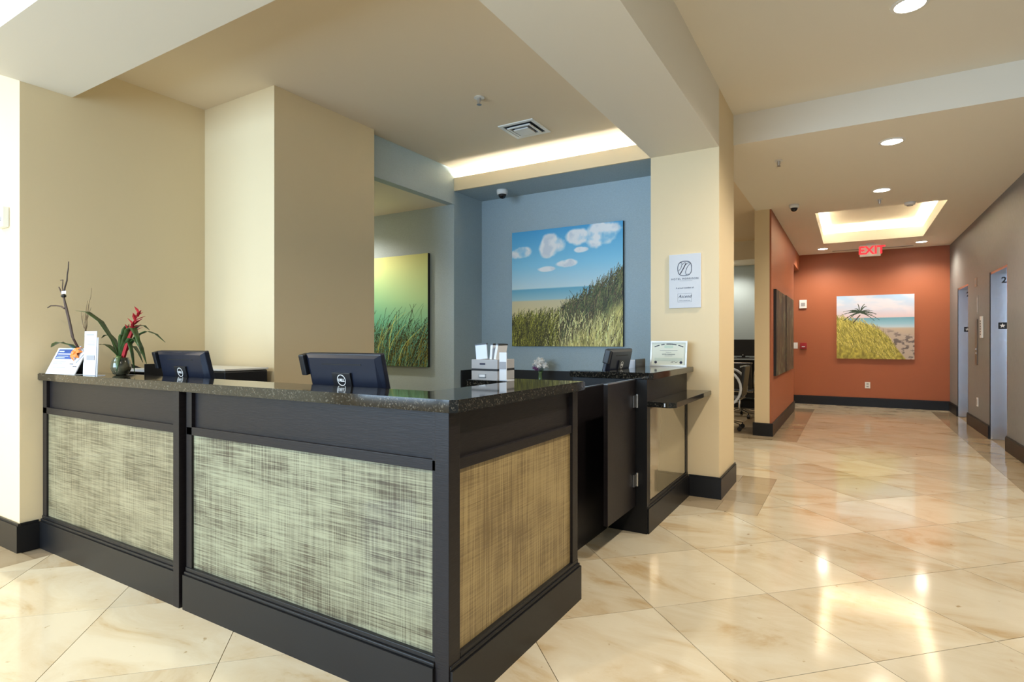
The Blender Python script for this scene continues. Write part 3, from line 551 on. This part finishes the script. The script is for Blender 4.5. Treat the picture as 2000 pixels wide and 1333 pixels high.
def beach(N):
    im = grad(N, N, [(0, (165, 200, 232)), (.22, (205, 210, 228)), (.35, (222, 200, 208)), (.36, (105, 160, 185)), (.45, (150, 195, 215)), (.5, (190, 210, 225)), (.53, (195, 178, 160)), (1, (150, 138, 130))]); yy, xx = np.mgrid[0:N, 0:N]/N
    im = mixm(im, np.clip((vnoise(N, N, 7, 3, 5)-.55)*2, 0, .5)*(yy < .34), (240, 225, 230))
    sh_ = np.clip((.40+.32*np.clip(xx-.3, 0, 1)-yy)*-30, 0, 1)*(xx > .3); n_ = vnoise(N, N, 30, 22, 7)
    im = mixm(im, sh_, (186, 172, 160)); im = mixm(im, np.clip((n_-.52)*5, 0, .8)*sh_*np.clip((yy-.45)*4, 0, 1), (88, 80, 84))
    gr = lambda x: .33+.28*x+.5*max(0, x-.4)**1.3+.7*max(0, x-.6)
    g_ = np.vectorize(gr)(xx); gm = np.clip((yy-g_)*40, 0, 1); tx = vnoise(N, N, 25, 40, 8); im = im*(1-gm[..., None])+gm[..., None]*np.array((175, 165, 75))*(.65+.6*tx[..., None])
    blades(im, 1400, (0, .78), (0, .45), .07, -.5, [(200, 190, 95), (150, 145, 60), (120, 120, 50), (215, 205, 120)], 4, base=gr)
    for s_ in np.linspace(0, 1, 60):
        x, y = .22+.09*s_, .43-.12*s_; im[int(y*N)-1:int(y*N)+2, int(x*N):int(x*N)+3] = (75, 65, 50)
    rs = np.random.RandomState(4)
    for i in range(22):
        an = rs.uniform(-.35, math.pi+.35); L = rs.uniform(.16, .26)
        for s_ in np.linspace(0, 1, 50):
            x = .31+L*s_*math.cos(an); y = .26-L*.85*s_*math.sin(an)+.09*s_*s_
            for dd in range(int(5*(1-s_))+1):
                px, py = int(x*N), int(y*N)+dd
                if 0 <= px < N and 0 <= py < N: im[py, px:px+2] = (45, 65, 50)
    return im
def bark(N, seed):
    n1 = vnoise(N, N, 3, 26, seed, 5); n2 = vnoise(N, N, 10, 8, seed+1); im = np.array((70, 55, 40))*(.3+1.3*n1[..., None]); im = mixm(im, np.clip((n2-.6)*3, 0, .6), (110, 125, 95)); return mixm(im, np.clip((n1-.78)*6, 0, .8), (190, 165, 130))
def canvas(name, label, img, origin, ux, w, h, normal, depth=.035, cat='picture', group=None, edge=BLACKM):
    """origin = lower left corner on the front face, ux = horizontal direction, normal points out of the wall"""
    ux, nn, o0 = Vector(ux), Vector(normal), Vector(origin); t = thing(name, label, cat, o0+ux*w/2-nn*depth, 0, group)
    b = MB(); c = [o0, o0+ux*w, o0+ux*w+Vector((0, 0, h)), o0+Vector((0, 0, h))]; f_ = [b.bm.verts.new(p-nn*.0006) for p in c]; k_ = [b.bm.verts.new(p-nn*depth) for p in c]
    b.bm.faces.new(f_); b.bm.faces.new(k_[::-1])
    for q in range(4): b.bm.faces.new((f_[q], k_[q], k_[(q+1) % 4], f_[(q+1) % 4]))
    b.build('stretcher', edge, t)
    N = img.shape[0]; im = np.clip(img/255, 0, 1); im = np.where(im <= .04045, im/12.92, ((im+.055)/1.055)**2.4)
    ii = np.linspace(0, 1, N); X, Z = np.meshgrid(ii, 1-ii); co = np.array(o0)[None, None]+np.array(ux)[None, None]*(X*w)[..., None]+np.array((0, 0, 1.))[None, None]*(Z*h)[..., None]
    idx = np.arange(N*N).reshape(N, N); fc = np.stack([idx[1:, :-1], idx[1:, 1:], idx[:-1, 1:], idx[:-1, :-1]], -1).reshape(-1, 4)
    me = bpy.data.meshes.new('print'); me.from_pydata(co.reshape(-1, 3).tolist(), [], fc.tolist()); at = me.color_attributes.new('Col', 'FLOAT_COLOR', 'POINT'); at.data.foreach_set('color', np.concatenate([im.reshape(-1, 3), np.ones((N*N, 1))], 1).astype(np.float32).ravel())
    me.materials.append(VCOL); p = bpy.data.objects.new('print', me); COL.objects.link(p); p.parent = t; p.matrix_parent_inverse = pmat(t).inverted(); return t
canvas('canvas_picture', 'large canvas of grassy dunes under a blue cloudy sky', dune(260), (-3.014, 5.045, 1.175), (1, 0, 0), 1.198, 1.172, (0, -1, 0))
canvas('canvas_picture', 'green canvas of reeds over misty water on the niche wall', greengrass(220), (-4.90, 4.545, .96), (1, 0, 0), 1.18, 1.17, (0, -1, 0))
canvas('canvas_picture', 'canvas of a palm on a grassy beach on the orange wall', beach(240), (-.236, YB-.035, .90), (1, 0, 0), 1.221, 1.19, (0, -1, 0), edge=PAPER)
canvas('canvas_picture', 'dark bark textured canvas closest to the cream wall end', bark(120, 11), (-.845, 8.22, .768), (0, 1, 0), 1.27, 1.15, (1, 0, 0), group='bark canvases')
canvas('canvas_picture', 'dark bark textured canvas closest to the orange end wall', bark(120, 17), (-.845, 9.59, .765), (0, 1, 0), 1.24, 1.165, (1, 0, 0), group='bark canvases')
# ------------------------------------------------------------------ wall sign on the pillar
t = thing('wall_sign', 'white hotel sign panel mounted on the pillar', 'sign', (-1.137, 4.6, 1.49)); sx, sy = -1.137, 4.585
B('panel', PAPER, -1.262, -1.011, 4.586, 4.6, 1.49, 1.92, parent=t, bev=.002)
ov = MB(); N = 40
def sup(a, r): c_, s_ = math.cos(a), math.sin(a); return (abs(c_)**.75*math.copysign(1, c_)*r*.94, abs(s_)**.75*math.copysign(1, s_)*r)
ring = [[ov.bm.verts.new((sx+sup(2*math.pi*q/N, R)[0], y, 1.805+sup(2*math.pi*q/N, R)[1])) for q in range(N)] for R, y in ((.060, 4.5845), (.0555, 4.5845), (.0555, 4.586), (.060, 4.586))]
for A, C in zip(ring, ring[1:]+ring[:1]):
    for q in range(N): ov.bm.faces.new((A[q], A[(q+1) % N], C[(q+1) % N], C[q]))
ov.build('emblem_ring', INK, t)
mm = MB(); yq = 4.5848
for pts, rr in (([(-.048, -.018), (-.030, .002), (-.020, .035), (-.024, .048), (-.036, .046)], .0018), ([(-.036, -.044), (-.01, .0), (.012, .042)], .0034), ([(-.020, .030), (-.005, .045), (.008, .044)], .0013), ([(.012, .03), (.03, .046), (.04, .042)], .0013), ([(.045, .04), (.02, .01), (.006, -.03), (.012, -.05), (.03, -.046)], .0018)):
    mm.tube([(sx+a, yq, 1.805+b) for a, b in pts], rr, rr, 5)
mm.build('emblem_letter', INK, t)
text('HOTEL MORRISON', .021, INK, 'name_text', t, fr(sx, 4.5852, 1.722), local=False, spacing=1.25); B('rule', GREYP, sx-.04, sx+.06, 4.585, 4.586, 1.706, 1.708, parent=t)
text('A proud member of', .017, INK, 'member_text', t, fr(sx, 4.5852, 1.650), local=False)
bq = MB(); 
for a in ((-.055, .055, 1.538, 1.5395), (-.055, .055, 1.6045, 1.606), (-.055, -.0535, 1.538, 1.606), (.0535, .055, 1.538, 1.606)): bq.box(sx+a[0], sx+a[1], 4.585, 4.586, a[2], a[3])
bq.build('logo_box', GREYP, t); text('Ascend', .034, INK, 'logo_script', t, fr(sx, 4.5852, 1.582), local=False, shear=.35); text('HOTEL COLLECTION', .009, GREYP, 'logo_caption', t, fr(sx, 4.5852, 1.549), local=False)
# ------------------------------------------------------------------ ceiling fittings
def downlight(label, x, y, z, power, vis=True):
    t = thing('downlight', label, 'downlight', (x, y, z), 0, 'recessed ceiling downlights')
    rg = MB(); N = 24; R = [(.098, z-.004), (.078, z-.008), (.074, z-.001), (.098, z-.0005)]
    vv = [[rg.bm.verts.new((x+r_*math.cos(2*math.pi*q/N), y+r_*math.sin(2*math.pi*q/N), zz)) for q in range(N)] for r_, zz in R]
    for A, C in zip(vv, vv[1:]+vv[:1]):
        for q in range(N): rg.bm.faces.new((A[q], A[(q+1) % N], C[(q+1) % N], C[q]))
    rg.build('trim_ring', SOLID, t); MB().lathe([(.077, z-.0055), (.077, z-.0015)], (x, y, 0), 24).build('lens', LAMP, t); spot((x, y, z-.03), power)
downlight('round downlight in the high lobby ceiling before the ceiling drop', .295, 4.03, 3.19, 90)
downlight('round downlight just past the ceiling drop', .30, 5.81, 2.93, 60)
downlight('round downlight next to the corridor sprinkler', .297, 7.61, 2.93, 60)
downlight('round downlight by the exit sign over the orange wall', -.444, 11.87, 2.93, 50)
downlight('round downlight over the orange wall on the elevator side', 1.034, 11.88, 2.93, 50)
for x, y, l_ in ((.3, 1.9, 'nearest the ceiling beam above the desk end'), (.3, -.6, 'over the open floor by the elevator wall'), (-2.2, -.6, 'over the open floor facing the desk'), (-4.6, -.6, 'over the open floor facing the left wall end'), (-5.6, .6, 'close to the left wall end')): downlight('added unseen lobby ceiling downlight '+l_, x, y, 3.19, 80)  # assumed downlights out of view, added to light the lobby
t = thing('downlight', 'small downlight in the niche ceiling behind the column', 'downlight', (-4.7, 4.0, 2.6)); MB().lathe([(.06, 2.592), (.06, 2.599)], (-4.7, 4.0, 0), 20).build('lens', LAMP, t); spot((-4.7, 4.0, 2.57), 45)
t = thing('downlight', 'small downlight in the back office soffit', 'downlight', (-2.0, 10.75, 2.63)); MB().lathe([(.06, 2.622), (.06, 2.629)], (-1.86, 10.72, 0), 20).build('lens', LAMP, t); spot((-1.86, 10.72, 2.6), 30); downlight('unseen round fill light added to brighten the back office', -2.6, 8.2, 2.95, 60)  # soffit lamp first, then an unseen fill light added to brighten the office
def sprinkler(label, x, y, z):
    t = thing('sprinkler_head', label, 'sprinkler', (x, y, z), 0, 'ceiling sprinkler heads')
    MB().lathe([(.038, z-.006), (.034, z-.0005)], (x, y, 0), 20).build('escutcheon', SOLID, t); MB().lathe([(.011, z-.045), (.012, z-.0065)], (x, y, 0), 10).build('stem', SATIN, t); MB().lathe([(.018, z-.053), (.018, z-.0505)], (x, y, 0), 12).build('deflector', SATIN, t)
    MB().tube([(x-.012, y, z-.007), (x-.014, y, z-.03), (x, y, z-.05)], .002).tube([(x+.012, y, z-.007), (x+.014, y, z-.03), (x, y, z-.05)], .002).build('yoke', SATIN, t)
sprinkler('sprinkler head in the tan ceiling above the reception desk', -2.256, 3.324, 2.95); sprinkler('sprinkler head in the corridor ceiling just past the drop', -.585, 5.885, 2.93); sprinkler('sprinkler head in front of the glowing ceiling tray', .296, 8.116, 2.93)
t = thing('air_vent', 'square stepped air diffuser in the tan ceiling', 'vent', (-2.27, 4.0, 2.95)); vx, vy = -2.272, 4.003
def sqring(a, b, z0, z1): 
    m = MB(); m.box(vx-a, vx+a, vy-a, vy-b, z0, z1).box(vx-a, vx+a, vy+b, vy+a, z0, z1).box(vx-a, vx-b, vy-b, vy+b, z0, z1).box(vx+b, vx+a, vy-b, vy+b, z0, z1); return m
sqring(.158, .128, 2.942, 2.9495).build('outer_frame', SOLID, t); sqring(.105, .088, 2.930, 2.938).build('louver_ring', SOLID, t); B('center_plate', SOLID, vx-.066, vx+.066, vy-.066, vy+.066, 2.922, 2.928, parent=t); B('throat', BLACKM, vx-.128, vx+.128, vy-.128, vy+.128, 2.947, 2.9495, parent=t)
sqring(.09, .084, 2.938, 2.947).build('neck', GREYBOX, t); sqring(.06, .054, 2.928, 2.947).build('neck', GREYBOX, t)
def dome(label, x, y, z):
    t = thing('dome_camera', label, 'camera', (x, y, z), 0, 'ceiling dome cameras'); MB().lathe([(.052, z-.045), (.056, z-.02), (.056, z-.0005)], (x, y, 0), 24).build('housing', WHITE, t, smooth=True)
    MB().lathe([(.004, z-.088), (.022, z-.082), (.036, z-.066), (.042, z-.0455)], (x, y, 0), 20).build('dome', DOME, t, smooth=True)
dome('white dome camera under the soffit beside the blue wall', -2.98, 4.80, 2.732); dome('white dome camera in the corridor ceiling by the wall end', -.608, 7.87, 2.93)
t = thing('smoke_detector', 'small round smoke detector at the ceiling tray edge', 'detector', (.62, 8.47, 2.93)); MB().lathe([(.04, 2.895), (.055, 2.90), (.06, 2.9295)], (.62, 8.47, 0), 20).build('body', SOLID, t, smooth=True); MB().lathe([(.03, 2.885), (.036, 2.8945)], (.62, 8.47, 0), 14).build('sensor', GREYBOX, t)
t = thing('exit_sign', 'illuminated red exit sign hung from the corridor ceiling', 'sign', (.30, 11.6, 2.93)); ex, ey = .285, 11.60
B('housing', SOLID, ex-.155, ex+.155, ey, ey+.05, 2.70, 2.905, parent=t, bev=.008); B('canopy', SOLID, ex-.06, ex+.06, ey+.005, ey+.045, 2.9055, 2.9295, parent=t)
text('EXIT', .19, EXITR, 'letters', t, fr(ex+.022, ey-.002, 2.80), local=False, bold=.006, extr=.001); text('<', .08, BLACKM, 'arrow', t, fr(ex-.128, ey-.002, 2.80), local=False)
t = thing('slot_diffuser', 'long dark linear air slot in the ceiling before the orange wall', 'vent', (.3, 12.3, 2.93)); B('slot', BLACKM, -.30, .95, 12.24, 12.29, 2.924, 2.9295, parent=t); B('flange', SOLID, -.32, .97, 12.225, 12.24, 2.924, 2.9295, parent=t); B('flange', SOLID, -.32, .97, 12.29, 12.305, 2.924, 2.9295, parent=t)
# ------------------------------------------------------------------ wall devices
t = thing('fire_alarm', 'white fire alarm strobe on the left wall end', 'alarm', (-4.345, 1.36, 1.9)); B('body', WHITE, -4.40, -4.285, 1.325, 1.36, 1.90, 2.02, parent=t, bev=.006); B('strobe', ACRYL, -4.375, -4.345, 1.315, 1.3245, 1.95, 2.0, parent=t); text('FIRE', .03, INK, 'letters', t, fr(-4.32, 1.3246, 1.945), local=False)
Y = YB
t = thing('wall_sounder', 'white square sounder with grille high on the orange wall', 'alarm', (-.81, Y, 1.96)); B('plate', WHITE, -.875, -.745, Y-.03, Y, 1.88, 2.045, parent=t, bev=.005); B('grille', GREYBOX, -.845, -.775, Y-.033, Y-.0305, 1.92, 1.99, parent=t)
t = thing('light_switch', 'white rocker switch plate at the edge of the orange wall', 'switch', (-.93, Y, 1.15)); B('plate', WHITE, -.985, -.905, Y-.008, Y, 1.085, 1.205, parent=t); B('rocker', SOLID, -.96, -.93, Y-.012, Y-.0085, 1.11, 1.18, parent=t)
t = thing('fire_pull_station', 'red fire pull station on the orange wall', 'alarm', (-.8, Y, 1.14)); B('body', REDP, -.86, -.745, Y-.05, Y, 1.08, 1.20, parent=t, bev=.006); B('pull_bar', PAPER, -.83, -.775, Y-.058, Y-.0505, 1.115, 1.135, parent=t)
t = thing('wall_outlet', 'white outlet plate under the beach canvas', 'outlet', (.267, Y, .4)); B('plate', WHITE, .225, .31, Y-.008, Y, .345, .465, parent=t); B('socket', GREYBOX, .25, .285, Y-.010, Y-.0085, .37, .395, parent=t); B('socket', GREYBOX, .25, .285, Y-.010, Y-.0085, .415, .44, parent=t)
t = thing('wall_outlet', 'white outlet plate between the two elevators', 'outlet', (XR, 10.0, .39)); B('plate', WHITE, XR-.008, XR, 9.96, 10.05, .33, .45, parent=t); B('socket', GREYBOX, XR-.010, XR-.0085, 9.985, 10.02, .35, .43, parent=t)
t = thing('call_panel', 'tall bronze elevator call panel between the two elevators', 'panel', (XR, 10.06, .9)); B('plate', mat('bronze', (.16, .12, .09), .35, .8), XR-.012, XR, 9.99, 10.13, .90, 1.53, parent=t, bev=.002)
for z in (1.06, 1.12): MB().lathe([(.018, 0), (.018, .008)], (0, 0, 0), 14).build('button', CHROME, t, M=Matrix.Translation((XR-.012, 10.06, z)) @ Matrix.Rotation(-math.pi/2, 4, 'Y'))
t = thing('intercom_panel', 'small pale keypad beside the bronze call panel', 'panel', (XR, 9.68, 1.3)); B('plate', SOLID, XR-.02, XR, 9.62, 9.74, 1.27, 1.56, parent=t, bev=.003)
for q in range(6): B('key', BLACK, XR-.023, XR-.0205, 9.66, 9.70, 1.31+q*.035, 1.33+q*.035, parent=t)
t = thing('notice_plate', 'small square notice plate above the call panel', 'sign', (XR, 10.1, 2.0)); B('plate', mat('tan_plate', (.36, .27, .22), .5), XR-.008, XR, 10.03, 10.18, 1.99, 2.11, parent=t); B('print', GREYP, XR-.0095, XR-.0085, 10.06, 10.15, 2.02, 2.08, parent=t)
t = thing('notice_strip', 'narrow pale vertical sign above the call panel', 'sign', (XR, 10.0, 1.58)); B('plate', GREYBOX, XR-.006, XR, 9.97, 10.03, 1.60, 1.86, parent=t); B('print', PAPER, XR-.0075, XR-.0065, 9.985, 10.015, 1.63, 1.83, parent=t)
for n_, (a, b) in enumerate(EL):
    t = thing('elevator', 'steel elevator doorway nearest the orange end wall' if n_ else 'steel elevator doorway with floor number and star plate, next after the call panel', 'elevator', (XR, (a+b)/2, 0), 0, 'elevators')
    B('jamb', STEEL, XR+.002, XR+.22, b-.03, b-.001, 0, EH-.03, parent=t); B('jamb', STEEL, XR+.002, XR+.22, a+.001, a+.03, 0, EH-.03, parent=t); B('head', STEEL, XR+.002, XR+.22, a+.001, b-.001, EH-.03, EH-.001, parent=t)
    m_ = (a+b)/2; B('door_leaf', STEEL, XR+.22, XR+.25, a, m_-.002, .005, EH, parent=t); B('door_leaf', STEEL, XR+.22, XR+.25, m_+.002, b, .005, EH, parent=t); B('edge_trim', BLACKM, XR-.004, XR+.001, b-.012, b-.001, 0, EH, parent=t)
    yj = b-.0305; MB().box(XR+.075, XR+.185, yj-.003, yj, 1.38, 1.46).build('star_plate', BLACK, t)
    s = MB(); pts = [(XR+.115+.03*(1 if q % 2 == 0 else .42)*math.sin(q*math.pi/5), 1.42+.03*(1 if q % 2 == 0 else .42)*math.cos(q*math.pi/5)) for q in range(10)]
    A = [s.bm.verts.new((x, yj-.0045, z)) for x, z in pts]; C = [s.bm.verts.new((x, yj-.003, z)) for x, z in pts]; s.bm.faces.new(A); s.bm.faces.new(C[::-1])
    for q in range(10): s.bm.faces.new((A[q], A[(q+1) % 10], C[(q+1) % 10], C[q]))
    s.build('star', WHITE, t); text('2', .10, BLACK, 'floor_number', t, fr(XR+.13, yj-.001, 1.985), local=False, bold=.003)
# ------------------------------------------------------------------ back office furniture
t = thing('office_desk', 'black desk with chrome edge against the office wall', 'desk', (-1.75, 10.8, 0)); B('top', BLACK, -2.6, -1.12, 10.45, 11.15, .90, .935, parent=t); B('edge_strip', CHROME, -2.6, -1.12, 10.435, 10.45, .905, .93, parent=t); B('side', BLACK, -2.6, -2.56, 10.5, 11.15, 0, .90, parent=t); B('side', BLACK, -1.16, -1.12, 10.5, 11.15, 0, .90, parent=t); B('modesty_panel', BLACK, -2.56, -1.16, 11.1, 11.13, .2, .90, parent=t)
t = thing('office_monitor', 'wide black monitor on the office desk', 'monitor', (-1.65, 10.8, .935)); B('screen', BLACK, -1.98, -1.32, 10.80, 10.83, .97, 1.26, parent=t, bev=.004); B('bezel_strip', BLACKM, -1.98, -1.32, 10.795, 10.80, .97, 1.0, parent=t); B('power_light', WHITE, -1.665, -1.645, 10.792, 10.795, .98, .99, parent=t); B('foot', BLACK, -1.75, -1.55, 10.75, 10.9, .935, .945, parent=t); B('neck', BLACK, -1.68, -1.62, 10.83, 10.85, .945, 1.1, parent=t)
def chair(label, loc, rz, lr):
    t = thing('office_chair', label, 'chair', loc, rz, 'office chairs')
    MB().box(-.23, .23, -.23, .22, .41, .45, bev=.015).build('seat', BLACK, t, True); MB().box(-.22, .22, -.02, .02, 0, .42, bev=.012).build('backrest', BLACK, t, True, M=Matrix.Translation((0, -.24, .47)) @ Matrix.Rotation(.12, 4, 'X'))
    MB().tube([(-.23, -.25, .88), (.23, -.25, .88)], .012).tube([(-.235, -.235, .43), (.235, -.235, .43)], .010).build('back_rail', CHROME, t, True)
    for sx_ in (-1, 1): MB().tube([(sx_*.25, lr*math.cos(a*math.pi/12), .585+lr*math.sin(a*math.pi/12)) for a in range(25)], .017, n=8).build('arm_loop', PALEP if lr > .24 else CHROME, t, True, smooth=True)
    MB().tube([(0, 0, .12), (0, 0, .41)], .022, n=10).build('gas_lift', CHROME, t, True)
    for q in range(5):
        an = q*2*math.pi/5+.35; px, py = .27*math.cos(an), .27*math.sin(an); MB().tube([(0, 0, .13), (px, py, .085)], .018, .012).build('base_arm', CHROME, t, True)
        c = MB(); c.tube([(px-.02, py, .03), (px+.02, py, .03)], .03, n=12); c.tube([(px, py, .05), (px, py, .085)], .008); c.build('caster', BLACK, t, True)
chair('black swivel office chair facing the black office desk', (-1.56, 9.85, 0), 0, .19)
chair('swivel chair with large pale ring arms turned sideways behind the pillar', (-1.53, 8.40, 0), math.pi/2, .255)
print('tiles', ntile)
